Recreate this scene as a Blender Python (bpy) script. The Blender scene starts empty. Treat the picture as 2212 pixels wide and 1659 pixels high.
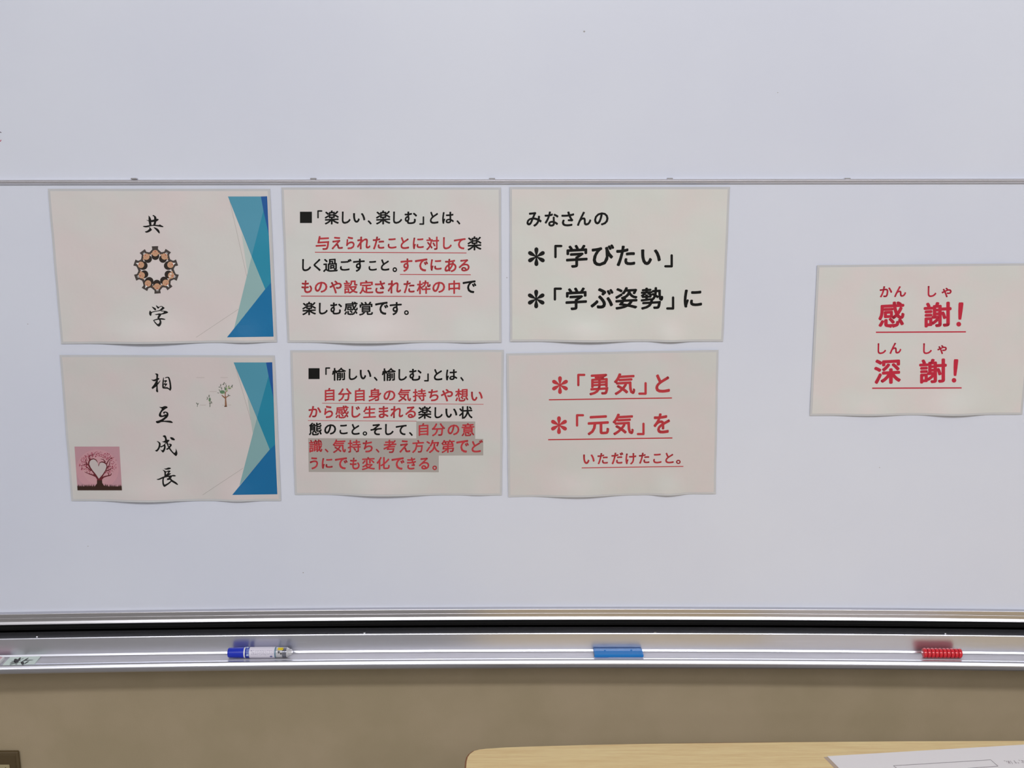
import bpy, bmesh, math, random
import numpy as np
from mathutils import Vector, Matrix
from mathutils.geometry import tessellate_polygon

scene = bpy.context.scene
COL = scene.collection

# ------------------------------------------------------------------ camera
FW, FH = 2212, 1659
F, TH, PSI, RHO = 2224.9, 0.20583, 0.00407, -0.00123      # focal (px), pitch down, yaw, roll
D, K, CZ = 1.4514, 0.02395, 1.50                          # board distance, board curvature, eye height
_cp, _sp = math.cos(TH), math.sin(TH)
FWD = np.array([math.sin(PSI) * _cp, math.cos(PSI) * _cp, -_sp])
_r = np.array([math.cos(PSI), -math.sin(PSI), 0.0])
_u = np.cross(_r, FWD)
RGT = _r * math.cos(RHO) + _u * math.sin(RHO)
UP = -_r * math.sin(RHO) + _u * math.cos(RHO)
cd = bpy.data.cameras.new('camera')
cd.sensor_fit = 'HORIZONTAL'; cd.sensor_width = 36; cd.lens = F / FW * 36
cd.clip_start = 0.02
cam = bpy.data.objects.new('camera', cd); COL.objects.link(cam)
m = Matrix.Identity(4)
for i in range(3):
    m[i][0] = RGT[i]; m[i][1] = UP[i]; m[i][2] = -FWD[i]
m[2][3] = CZ
cam.matrix_world = m
scene.camera = cam

# ------------------------------------------------------------------ light
scene.view_settings.view_transform = 'Standard'
scene.view_settings.look = 'None'
scene.view_settings.gamma = 1.0
scene.view_settings.use_curve_mapping = False
scene.view_settings.exposure = -0.09
w = bpy.data.worlds.new('world'); scene.world = w; w.use_nodes = True
w.node_tree.nodes['Background'].inputs[0].default_value = (0.8, 0.85, 1.0, 1)
w.node_tree.nodes['Background'].inputs[1].default_value = 0.1

def area(name, loc, sx, sy, power, col=(1.0, 0.985, 1.0)):
    l = bpy.data.lights.new(name, 'AREA'); l.shape = 'RECTANGLE'
    l.size = sx; l.size_y = sy; l.energy = power; l.color = col
    o = bpy.data.objects.new(name, l); COL.objects.link(o); o.location = loc
    return o
LCOL = (0.99, 0.985, 1.0)
main = area('board_lamp', (0.32, -0.95, 2.62), 3.3, 0.14, 34, LCOL)
main.rotation_euler = (math.radians(64), 0, 0)
for tx in (-2.2, 0.2, 2.6):
    for ty, pw in ((-1.9, 20.5), (-3.9, 9)):
        area('fill_light', (tx, ty, 2.66), 1.25, 0.9, pw, LCOL)  # unseen soft panels added as fill for the wall shadow and desk

# ------------------------------------------------------------------ helpers
def lin(c):
    c = c / 255.0
    return c / 12.92 if c <= 0.04045 else ((c + 0.055) / 1.055) ** 2.4
ILL = 0.72
def RGB(r, g, b, ill=None):
    k = 1.0 / (ill or ILL)
    return tuple(min(0.95, lin(v) * k) for v in (r, g, b)) + (1.0,)

def mat(name, col, rough=0.5, metal=0.0, coat=0.0, spec=0.5, **kw):
    mt = bpy.data.materials.new(name); mt.use_nodes = True
    b = mt.node_tree.nodes['Principled BSDF']
    b.inputs['Base Color'].default_value = col
    b.inputs['Roughness'].default_value = rough
    b.inputs['Metallic'].default_value = metal
    b.inputs['Coat Weight'].default_value = coat
    b.inputs['Coat Roughness'].default_value = kw.get('coatr', 0.15)
    b.inputs['Specular IOR Level'].default_value = spec
    if 'trans' in kw: b.inputs['Transmission Weight'].default_value = kw['trans']
    if 'alpha' in kw: b.inputs['Alpha'].default_value = kw['alpha']
    return mt

def noise_mix(mt, c1, c2, scale=(1, 1, 1), nscale=5.0, detail=3.0, lo=0.35, hi=0.65, bump=0.0, bscale=None, bdist=0.001):
    nt = mt.node_tree; N = nt.nodes; L = nt.links
    b = N['Principled BSDF']
    tc = N.new('ShaderNodeTexCoord'); mp = N.new('ShaderNodeMapping'); mp.inputs['Scale'].default_value = scale
    L.new(tc.outputs['Object'], mp.inputs['Vector'])
    no = N.new('ShaderNodeTexNoise'); no.inputs['Scale'].default_value = nscale; no.inputs['Detail'].default_value = detail
    L.new(mp.outputs[0], no.inputs['Vector'])
    cr = N.new('ShaderNodeValToRGB'); cr.color_ramp.elements[0].position = lo; cr.color_ramp.elements[1].position = hi
    cr.color_ramp.elements[0].color = c1; cr.color_ramp.elements[1].color = c2
    L.new(no.outputs['Fac'], cr.inputs[0]); L.new(cr.outputs[0], b.inputs['Base Color'])
    if bump:
        n2 = N.new('ShaderNodeTexNoise'); n2.inputs['Scale'].default_value = bscale or nscale; n2.inputs['Detail'].default_value = 4
        L.new(mp.outputs[0], n2.inputs['Vector'])
        bp = N.new('ShaderNodeBump'); bp.inputs['Strength'].default_value = bump; bp.inputs['Distance'].default_value = bdist
        L.new(n2.outputs['Fac'], bp.inputs['Height']); L.new(bp.outputs[0], b.inputs['Normal'])
    return mt

def link(name, me, mt=None, parent=None, smooth=False):
    if mt: me.materials.append(mt)
    if smooth:
        for p in me.polygons: p.use_smooth = True
    o = bpy.data.objects.new(name, me); COL.objects.link(o)
    if parent:
        o.parent = parent
        o.matrix_parent_inverse = parent.matrix_world.inverted()
    return o

def fixn(me):
    bm = bmesh.new(); bm.from_mesh(me)
    bmesh.ops.recalc_face_normals(bm, faces=bm.faces)
    bm.to_mesh(me); bm.free()

def pydata(name, vs, fs, mt, parent=None, smooth=False, recalc=True):
    me = bpy.data.meshes.new(name)
    me.from_pydata([tuple(map(float, v)) for v in vs], [], [tuple(map(int, f)) for f in fs]); me.update()
    if recalc: fixn(me)
    return link(name, me, mt, parent, smooth)

def thing(name, label, cat, loc=(0, 0, 0), group=None):
    o = bpy.data.objects.new(name, None); COL.objects.link(o)
    o.location = loc; o.empty_display_size = 0.02
    o.matrix_world = Matrix.Translation(loc)
    o['label'] = label; o['category'] = cat
    if group: o['group'] = group
    return o

def structure(o):
    o['kind'] = 'structure'; return o

def box(name, x0, x1, y0, y1, z0, z1, mt, parent=None, bevel=0.0, seg=2):
    bm = bmesh.new(); bmesh.ops.create_cube(bm, size=1)
    for v in bm.verts:
        v.co = Vector(((x0 + x1) / 2 + v.co.x * (x1 - x0), (y0 + y1) / 2 + v.co.y * (y1 - y0), (z0 + z1) / 2 + v.co.z * (z1 - z0)))
    if bevel: bmesh.ops.bevel(bm, geom=bm.edges[:], offset=bevel, segments=seg, affect='EDGES', profile=0.5)
    me = bpy.data.meshes.new(name); bm.to_mesh(me); bm.free()
    return link(name, me, mt, parent)

def rays(px, py):
    px = np.asarray(px, float); py = np.asarray(py, float)
    return FWD[None] * F + RGT[None] * (px - FW / 2)[:, None] - UP[None] * (py - FH / 2)[:, None]

def on_board(px, py, off=0.0):
    """points of the curved board face seen at photo pixels; off = distance in front of it (value or f(X, Z))"""
    v = rays(px, py)
    s = D / v[:, 1]
    for _ in range(7):
        X = s * v[:, 0]; Z = s * v[:, 2] + CZ
        o = off(X, Z) if callable(off) else off
        s = (D - o - K * X * X) / v[:, 1]
    return np.stack([s * v[:, 0], s * v[:, 1], s * v[:, 2] + CZ], 1)

def on_level(px, py, z):
    v = rays(px, py); s = (z - CZ) / v[:, 2]
    return v * s[:, None] + np.array([0, 0, CZ])

def on_wall(px, py, y):
    v = rays(px, py); s = y / v[:, 1]
    return v * s[:, None] + np.array([0, 0, CZ])

def ZY(y, d):
    """height of a point at photo row y on the centre line, d in front of the board face"""
    return CZ - (D - d) * math.tan(TH + math.atan((y - FH / 2) / F))

def board_y(x, d=0.0):
    return D - K * x * x - d

XL, XR, NX = -1.80, 1.80, 240
def extrude(name, prof, mt, parent, x0=XL, x1=XR, smooth=False, n=NX):
    """closed (d, z) profile swept along the curve of the board"""
    vs, fs = [], []; k = len(prof)
    for i in range(n + 1):
        x = x0 + (x1 - x0) * i / n
        for d, z in prof: vs.append((x, board_y(x, d), z))
    for i in range(n):
        for j in range(k):
            a = i * k + j; b = i * k + (j + 1) % k
            fs.append((a, b, b + k, a + k))
    fs.append(tuple(range(k))); fs.append(tuple(n * k + j for j in range(k))[::-1])
    return pydata(name, vs, fs, mt, parent, smooth)

def arc(cx, cz, r, a0, a1, n=5):
    return [(cx + r * math.cos(math.radians(a0 + (a1 - a0) * i / n)), cz + r * math.sin(math.radians(a0 + (a1 - a0) * i / n))) for i in range(n + 1)]

# ------------------------------------------------------------------ materials
M = {}
M['board'] = noise_mix(mat('board_enamel', (1, 1, 1, 1), 0.32, spec=0.4), RGB(198, 202, 216, .74), RGB(202, 206, 219, .74), nscale=3)
M['alu'] = mat('anodised_aluminium', (0.60, 0.59, 0.62, 1), 0.30, metal=1.0)
M['alu_tray'] = mat('tray_aluminium', (0.70, 0.71, 0.79, 1), 0.29, metal=0.97)
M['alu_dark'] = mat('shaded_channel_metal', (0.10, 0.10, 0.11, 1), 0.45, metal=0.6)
M['rubber'] = mat('black_rubber', (0.008, 0.008, 0.008, 1), 0.6, spec=0.2)
M['steel'] = mat('screw_steel', (0.6, 0.6, 0.6, 1), 0.3, metal=1.0)
M['wall'] = noise_mix(mat('beige_wall_covering', (1, 1, 1, 1), 0.8, spec=0.2), RGB(131, 119, 97, .55), RGB(137, 124, 103, .55), nscale=9, bump=0.25, bscale=420, bdist=0.0006)
M['ceiling'] = noise_mix(mat('ceiling_board', (1, 1, 1, 1), 0.9), (0.68, 0.68, 0.66, 1), (0.75, 0.75, 0.73, 1), nscale=20)
M['floor'] = noise_mix(mat('floor_vinyl', (1, 1, 1, 1), 0.5), (0.35, 0.34, 0.33, 1), (0.41, 0.40, 0.39, 1), nscale=12)
M['film'] = mat('clear_laminate', (0.64, 0.645, 0.67, 1), 0.22, spec=0.5)
M['black'] = mat('black_ink', (.004, .004, .0035, 1), 0.45, spec=0.25)
M['red'] = mat('red_ink', RGB(172, 48, 56), 0.35, coat=0.3, spec=0.4)
M['deepred'] = mat('crimson_ink', RGB(176, 32, 56), 0.35, coat=0.3, spec=0.4)
M['grey_mark'] = mat('grey_highlight_ink', RGB(153, 147, 143, .70), 0.4, coat=0.3)
_inks = {}
def ink(r, g, b, ill=None):
    k = (r, g, b, ill)
    if k not in _inks: _inks[k] = mat('print_ink', RGB(r, g, b, {None: .80, .66: .76}.get(ill, ill)), 0.38, coat=0.3, spec=0.4)
    return _inks[k]

# ------------------------------------------------------------------ room
WY = 1.490
X0, X1, Y0 = -3.6, 3.6, -4.8
T = 0.12
structure(box('wall_front', X0 - T, X1 + T, WY, WY + T, 0, 2.7, M['wall']))
M['wall'] = noise_mix(mat('white_wall_covering', (1, 1, 1, 1), 0.8, spec=0.2), (.62, .60, .56, 1), (.68, .66, .62, 1), nscale=9)
structure(box('wall_left', X0 - T, X0, Y0, WY, 0, 2.7, M['wall']))
structure(box('wall_right', X1, X1 + T, Y0, WY, 0, 2.7, M['wall']))
structure(box('wall_back', X0 - T, X1 + T, Y0 - T, Y0, 0, 2.7, M['wall']))
structure(box('floor', X0 - T, X1 + T, Y0 - T, WY + T, -T, 0, M['floor']))
structure(box('ceiling', X0 - T, X1 + T, Y0 - T, WY + T, 2.7, 2.7 + T, M['ceiling']))
structure(box('baseboard_front', X0, X1, WY - 0.008, WY, 0, 0.06, mat('brown_vinyl_skirting', (0.08, 0.05, 0.035, 1), 0.5)))

# ------------------------------------------------------------------ whiteboard
wb = thing('whiteboard', 'wide curved two-panel whiteboard with aluminium rail, frame and pen tray', 'whiteboard', (0, D, CZ - 0.72))
ZR = ZY(391.5, 0.004)                    # middle rail
z_rt, z_rb = ZY(387.0, 0.006), ZY(397.2, 0.006)
ZB = ZY(1317, 0.010)
extrude('upper_panel', [(0, z_rt - 0.001), (0, 2.07), (-0.018, 2.07), (-0.018, z_rt - 0.001)], M['board'], wb)
extrude('lower_panel', [(0, ZB - 0.003), (0, z_rb + 0.001), (-0.018, z_rb + 0.001), (-0.018, ZB - 0.003)], M['board'], wb)
h = z_rt - z_rb
extrude('middle_rail', [(-0.018, z_rb), (0.002, z_rb), (0.0045, z_rb + .10 * h), (0.006, z_rb + .20 * h), (0.0062, z_rb + .30 * h), (0.0045, z_rb + .36 * h), (0.0045, z_rb + .42 * h),
                        (0.0066, z_rb + .50 * h), (0.0068, z_rb + .62 * h), (0.0048, z_rb + .68 * h), (0.0048, z_rb + .74 * h), (0.0058, z_rb + .80 * h), (0.0052, z_rb + .93 * h), (0.002, z_rt), (-0.018, z_rt)], mat('rail_aluminium', (0.80, 0.79, 0.83, 1), 0.38, metal=0.9), wb)
extrude('top_frame', [(-0.02, 2.062), (0.012, 2.062), (0.012, 2.09), (-0.02, 2.09)], M['alu'], wb)
for sx in (-1, 1):
    xa, xb = (XL - 0.02, XL + 0.004) if sx < 0 else (XR - 0.004, XR + 0.02)
    extrude('side_frame', [(-0.02, 0.79), (0.012, 0.79), (0.012, 2.09), (-0.02, 2.09)], M['alu'], wb, xa, xb, n=2)
def zp(*pts): return [(d, ZY(y, d)) for d, y in pts]
def segs0(start, lst):
    d_, z_ = start; out = []
    for e_, l_ in lst:
        d_ += l_ * math.sin(math.radians(e_)); z_ -= l_ * math.cos(math.radians(e_)); out.append((d_, z_))
    return out
bf = [(0.0085, ZY(1315.8, .0085)), (0.0105, ZY(1315.9, .0105))]
bf += segs0(bf[-1], ((33, .0005), (12, .0003)))
bf += zp((bf[-1][0] + .0002, 1324.2), (0.0108, 1324.8)) + segs0((.0108, ZY(1324.8, .0108)), ((33, .0003),)) + zp((0.0112, 1332.0))
bf += segs0(bf[-1], ((33, .0007), (-70, .0005)))
bf += zp((0.0124, 1336.6)) + segs0((.0124, ZY(1336.6, .0124)), ((60, .0004), (33, .0008), (-20, .0006)))
extrude('bottom_frame', bf + [(-0.018, bf[-1][1]), (-0.018, ZY(1315.8, .0085))], M['alu'], wb)
zl = ZY(1356.5, 0.006)
extrude('seal_strip', [(0.002, ZY(1336, .002)), (0.002, ZY(1347, .002)), (0.004, ZY(1348, .004)), (0.004, ZY(1350, .004)), (0.001, ZY(1351, .001)), (0.001, zl - .004), (-0.018, zl - .004), (-0.018, ZY(1336, .002))], M['rubber'], wb)
ZL_ = ZY(1368.0, .0320)
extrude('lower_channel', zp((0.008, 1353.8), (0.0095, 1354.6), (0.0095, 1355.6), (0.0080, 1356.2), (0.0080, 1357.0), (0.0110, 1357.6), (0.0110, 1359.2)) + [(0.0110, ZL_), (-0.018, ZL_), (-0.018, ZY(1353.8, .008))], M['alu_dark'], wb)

ZF = ZY(1408.5, 0.0385)                  # tray floor
ZO = ZF + 0.0010                         # where things rest on its slight slope
def segs(start, lst):
    d_, z_ = start; out = []
    for e_, l_ in lst:
        d_ += l_ * math.sin(math.radians(e_)); z_ -= l_ * math.cos(math.radians(e_)); out.append((d_, z_))
    return out
ZTOP = ZY(1368.0, .0320)
tray = [(0.0, ZTOP), (0.0320, ZTOP)]
tray += segs(tray[-1], ((33, .0011), (15, .0004)))
tw0 = tray[-1]; hw = tw0[1] - (ZF + .0030); dx_ = 0.0356 - tw0[0]
tray += [(tw0[0] + dx_ * .22, tw0[1] - hw * .25), (tw0[0] + dx_ * .45, tw0[1] - hw * .5), (tw0[0] + dx_ * .72, tw0[1] - hw * .75), (0.0356, ZF + 0.0028)]
tray += segs(tray[-1], ((20, .0002), (33, .0028), (60, .0004)))
tray[-1] = (tray[-1][0], ZF)
tray += [(0.0600, ZF + .0012), (0.0605, ZF + 0.0006), (0.0611, ZF + 0.0006), (0.0616, ZF + .0012), (0.0640, ZF + 0.0014)]
_d, _z = tray[-1]
for e_, l_ in ((78, .0008), (60, .0008), (46, .0008), (38, .0009), (34, .0021), (29, .0012), (20, .0006), (8, .0006), (-8, .0010), (-22, .0048), (-35, .0030), (-40, .0010), (-68, .0012)):
    _d += l_ * math.sin(math.radians(e_)); _z -= l_ * math.cos(math.radians(e_)); tray.append((_d, _z))
tray += [(0.024, _z - .0004), (-0.018, _z - .0004), (-0.018, ZTOP)]
extrude('pen_tray', tray, M['alu_tray'], wb)
extrude('glare_cut_overlay', [(0.0388, ZF - .0002), (0.0597, ZF + .0009), (0.0597, ZF + .0014), (0.0388, ZF + .0003)],  # added dull overlay that keeps reflected lamp glare off the tray floor
        noise_mix(mat('glare_cut_metal', (.5, .5, .52, 1), 0.5, metal=0.45), (.57, .56, .60, 1), (.61, .60, .64, 1), scale=(1, 20, 20), nscale=6), wb)

def cyl(name, c, axis, r, h, mt, parent=None, n=20, bevel=0.0):
    bm = bmesh.new()
    bmesh.ops.create_cone(bm, cap_ends=True, segments=n, radius1=r, radius2=r, depth=h)
    if bevel:
        es = [e for e in bm.edges if abs(abs(e.verts[0].co.z) - h / 2) < 1e-6 and abs(e.verts[0].co.z - e.verts[1].co.z) < 1e-6]
        bmesh.ops.bevel(bm, geom=es, offset=bevel, segments=2, affect='EDGES')
    q = Vector((0, 0, 1)).rotation_difference(Vector(axis).normalized()).to_matrix().to_4x4()
    bm.transform(Matrix.Translation(c) @ q)
    me = bpy.data.meshes.new(name); bm.to_mesh(me); bm.free()
    return link(name, me, mt, parent)

for px, py in ((80, 1374), (787, 1366), (1415, 1365.5), (2042, 1367.5)):
    p = on_level([px], [py], ZTOP + .0006)[0]
    cyl('screw', p, (0, 0, 1), 0.0019, 0.0012, M['steel'], wb, 10)
for px in (290, 677, 1063, 1447, 1830):
    p = on_board([px], [386.3], 0.003)[0]
    box('rail_clip', p[0] - .004, p[0] + .004, p[1] - .0028, p[1] + .004, p[2] - .0008, p[2] + .0012, M['alu'], wb, 0.0004, 1)

# ------------------------------------------------------------------ flat print helpers
def smooth_loop(pts, n=3):
    P = [np.array(p, float) for p in pts]; k = len(P); out = []
    for i in range(k):
        p0, p1, p2, p3 = P[i - 1], P[i], P[(i + 1) % k], P[(i + 2) % k]
        for j in range(n):
            t = j / n
            out.append(0.5 * ((2 * p1) + (p2 - p0) * t + (2 * p0 - 5 * p1 + 4 * p2 - p3) * t * t + (3 * p1 - p0 - 3 * p2 + p3) * t ** 3))
    return [tuple(p) for p in out]

class Print:
    """collects flat shapes in photo pixels, then lays them on a surface"""
    def __init__(s): s.v = []; s.f = []
    def tri(s, vs, fs):
        b = len(s.v); s.v += [tuple(p[:2]) for p in vs]; s.f += [tuple(i + b for i in f) for f in fs]
    def poly(s, pts):
        t = tessellate_polygon([[Vector((p[0], p[1], 0)) for p in pts]])
        s.tri(pts, t)
    def ellipse(s, cx, cy, rx, ry, a=0, n=14):
        a = math.radians(a); ca, sa = math.cos(a), math.sin(a)
        pts = []
        for i in range(n):
            t = 2 * math.pi * i / n; x = rx * math.cos(t); y = ry * math.sin(t)
            pts.append((cx + x * ca - y * sa, cy + x * sa + y * ca))
        s.tri(pts, [(0, i, i + 1) for i in range(1, n - 1)])
    def line(s, pts, w0, w1=None):
        w1 = w0 if w1 is None else w1; n = len(pts)
        L, R = [], []
        for i, p in enumerate(pts):
            q = pts[min(i + 1, n - 1)]; r = pts[max(i - 1, 0)]
            dx, dy = q[0] - r[0], q[1] - r[1]; l = math.hypot(dx, dy) or 1
            w = (w0 + (w1 - w0) * i / max(1, n - 1)) / 2
            L.append((p[0] - dy / l * w, p[1] + dx / l * w)); R.append((p[0] + dy / l * w, p[1] - dx / l * w))
        s.tri(L + R, [(i, i + 1, n + i + 1, n + i) for i in range(n - 1)])
    def build(s, name, mt, parent, project, maxlen=14.0):
        bm = bmesh.new()
        V = [bm.verts.new((x, y, 0)) for x, y in s.v]
        for f in s.f:
            try: bm.faces.new([V[i] for i in f])
            except ValueError: pass
        for _ in range(6):
            es = [e for e in bm.edges if e.calc_length() > maxlen]
            if not es: break
            bmesh.ops.subdivide_edges(bm, edges=es, cuts=1)
            bmesh.ops.triangulate(bm, faces=[f for f in bm.faces if len(f.verts) > 3])
        co = np.array([(v.co.x, v.co.y) for v in bm.verts])
        P3 = project(co[:, 0], co[:, 1])
        for v, p in zip(bm.verts, P3): v.co = Vector(p)
        bm.normal_update()
        me = bpy.data.meshes.new(name); bm.to_mesh(me); bm.free()
        # faces look at the viewer
        bm = bmesh.new(); bm.from_mesh(me)
        flip = [f for f in bm.faces if f.normal.dot(Vector((0, -0.9, 0.45))) < 0]
        bmesh.ops.reverse_faces(bm, faces=flip); bm.to_mesh(me); bm.free()
        return link(name, me, mt, parent)

_gl = {}
def glyph(ch, inset, r):
    """outline of a character from the built-in type, thinned and regrown with round ends; unit box, y down"""
    key = (ch, inset, r)
    if key in _gl: return _gl[key]
    cu = bpy.data.curves.new('type', 'FONT'); cu.body = ch; cu.size = 1.0; cu.resolution_u = 3
    ob = bpy.data.objects.new('type', cu); COL.objects.link(ob)
    bpy.context.view_layer.update()
    dg = bpy.context.evaluated_depsgraph_get()
    me = bpy.data.meshes.new_from_object(ob.evaluated_get(dg))
    bm = bmesh.new(); bm.from_mesh(me)
    bmesh.ops.remove_doubles(bm, verts=bm.verts, dist=1e-4)
    bpy.data.objects.remove(ob); bpy.data.curves.remove(cu); bpy.data.meshes.remove(me)
    bm.verts.index_update()
    nrm = {}; edges = []
    for e in bm.edges:
        if len(e.link_faces) == 1:
            a, b = e.verts; dv = b.co - a.co
            n = Vector((dv.y, -dv.x, 0))
            if n.length < 1e-9: continue
            n.normalize()
            c = e.link_faces[0].calc_center_median()
            if n.dot(c - a.co) > 0: n = -n
            edges.append((a.index, b.index, n))
            for v in (a, b): nrm.setdefault(v.index, []).append(n)
    P = [v.co.copy() for v in bm.verts]
    for i, ns in nrm.items():
        s = sum(ns, Vector((0, 0, 0)))
        if s.length < 1e-4: continue
        s.normalize(); c = max(0.5, s.dot(ns[0]))
        P[i] = P[i] - s * (inset / c)
    vs = [(p.x, p.y) for p in P]; fs = [tuple(v.index for v in f.verts) for f in bm.faces]
    for a, b, n in edges:
        k = len(vs); na = P[a] + n * r; nb = P[b] + n * r
        vs += [(na.x, na.y), (nb.x, nb.y)]; fs.append((a, b, k + 1, k))
    for i in nrm:
        k = len(vs)
        vs += [(P[i].x + r * math.cos(t * math.pi / 5), P[i].y + r * math.sin(t * math.pi / 5)) for t in range(10)]
        fs += [(k, k + j, k + j + 1) for j in range(1, 9)]
    bm.free()
    A = np.array(vs)
    if ch not in '、。': A[:, 1] += 0.055 * A[:, 0]
    lo = A.min(0); hi = A.max(0); A = (A - lo) / np.maximum(hi - lo, 1e-6); A[:, 1] = 1 - A[:, 1]
    _gl[key] = (A, fs); return _gl[key]

def put_char(pr, ch, bb, ox, oy, sc, inset=0.016, r=0.039):
    x0, y0, x1, y1 = bb
    if ch == '■':
        pr.poly([(ox + x / sc, oy + y / sc) for x, y in ((x0, y0), (x1, y0), (x1, y1), (x0, y1))]); return
    if ch == '＊':
        cx, cy = (x0 + x1) / 2, (y0 + y1) / 2; R = (y1 - y0) / 2
        for k in range(6):
            a = math.radians(90 + 60 * k); ca, sa = math.cos(a), math.sin(a)
            pts = [(0, -.035), (.55, -.19), (.70, -.215), (.85, -.20), (.96, -.12), (1, 0), (.96, .12), (.85, .20), (.70, .215), (.55, .19), (0, .035)]
            pr.poly([(ox + (cx + (u * ca - v * sa) * R) / sc, oy + (cy + (u * sa + v * ca) * R) / sc) for u, v in pts])
        return
    if ch == '！':
        w_, h_ = x1 - x0, y1 - y0
        q = [(.30, .06), (.52, .0), (.84, .0), (1.0, .06), (.72, .66), (.62, .71), (.42, .71), (.28, .66)]
        pr.poly(smooth_loop([(ox + (x0 + u * w_) / sc, oy + (y0 + v * h_) / sc) for u, v in q], 2))
        pr.ellipse(ox + (x0 + .34 * w_) / sc, oy + (y0 + .90 * h_) / sc, .10 * h_ / sc, .10 * h_ / sc, 0, 16)
        return
    if ch in '「」':
        t = 0.115 * (y1 - y0) * 1.6 / 2
        pts = [(x1 - t, y0 + t), (x0 + t, y0 + t), (x0 + t, y1 - t)] if ch == '「' else [(x1 - t, y0 + t), (x1 - t, y1 - t), (x0 + t, y1 - t)]
        pts = [(ox + x / sc, oy + y / sc) for x, y in pts]
        for a, b in zip(pts, pts[1:]): pr.line([a, b], 2 * t / sc)
        for p in pts: pr.ellipse(p[0], p[1], t / sc, t / sc, 0, 12)
        return
    if '\u3040' <= ch <= '\u309f': r += .003
    A, fs = glyph(ch, inset, r)
    pts = [(ox + (x0 + a * (x1 - x0)) / sc, oy + (y0 + b * (y1 - y0)) / sc) for a, b in A]
    pr.tri(pts, fs)

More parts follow.
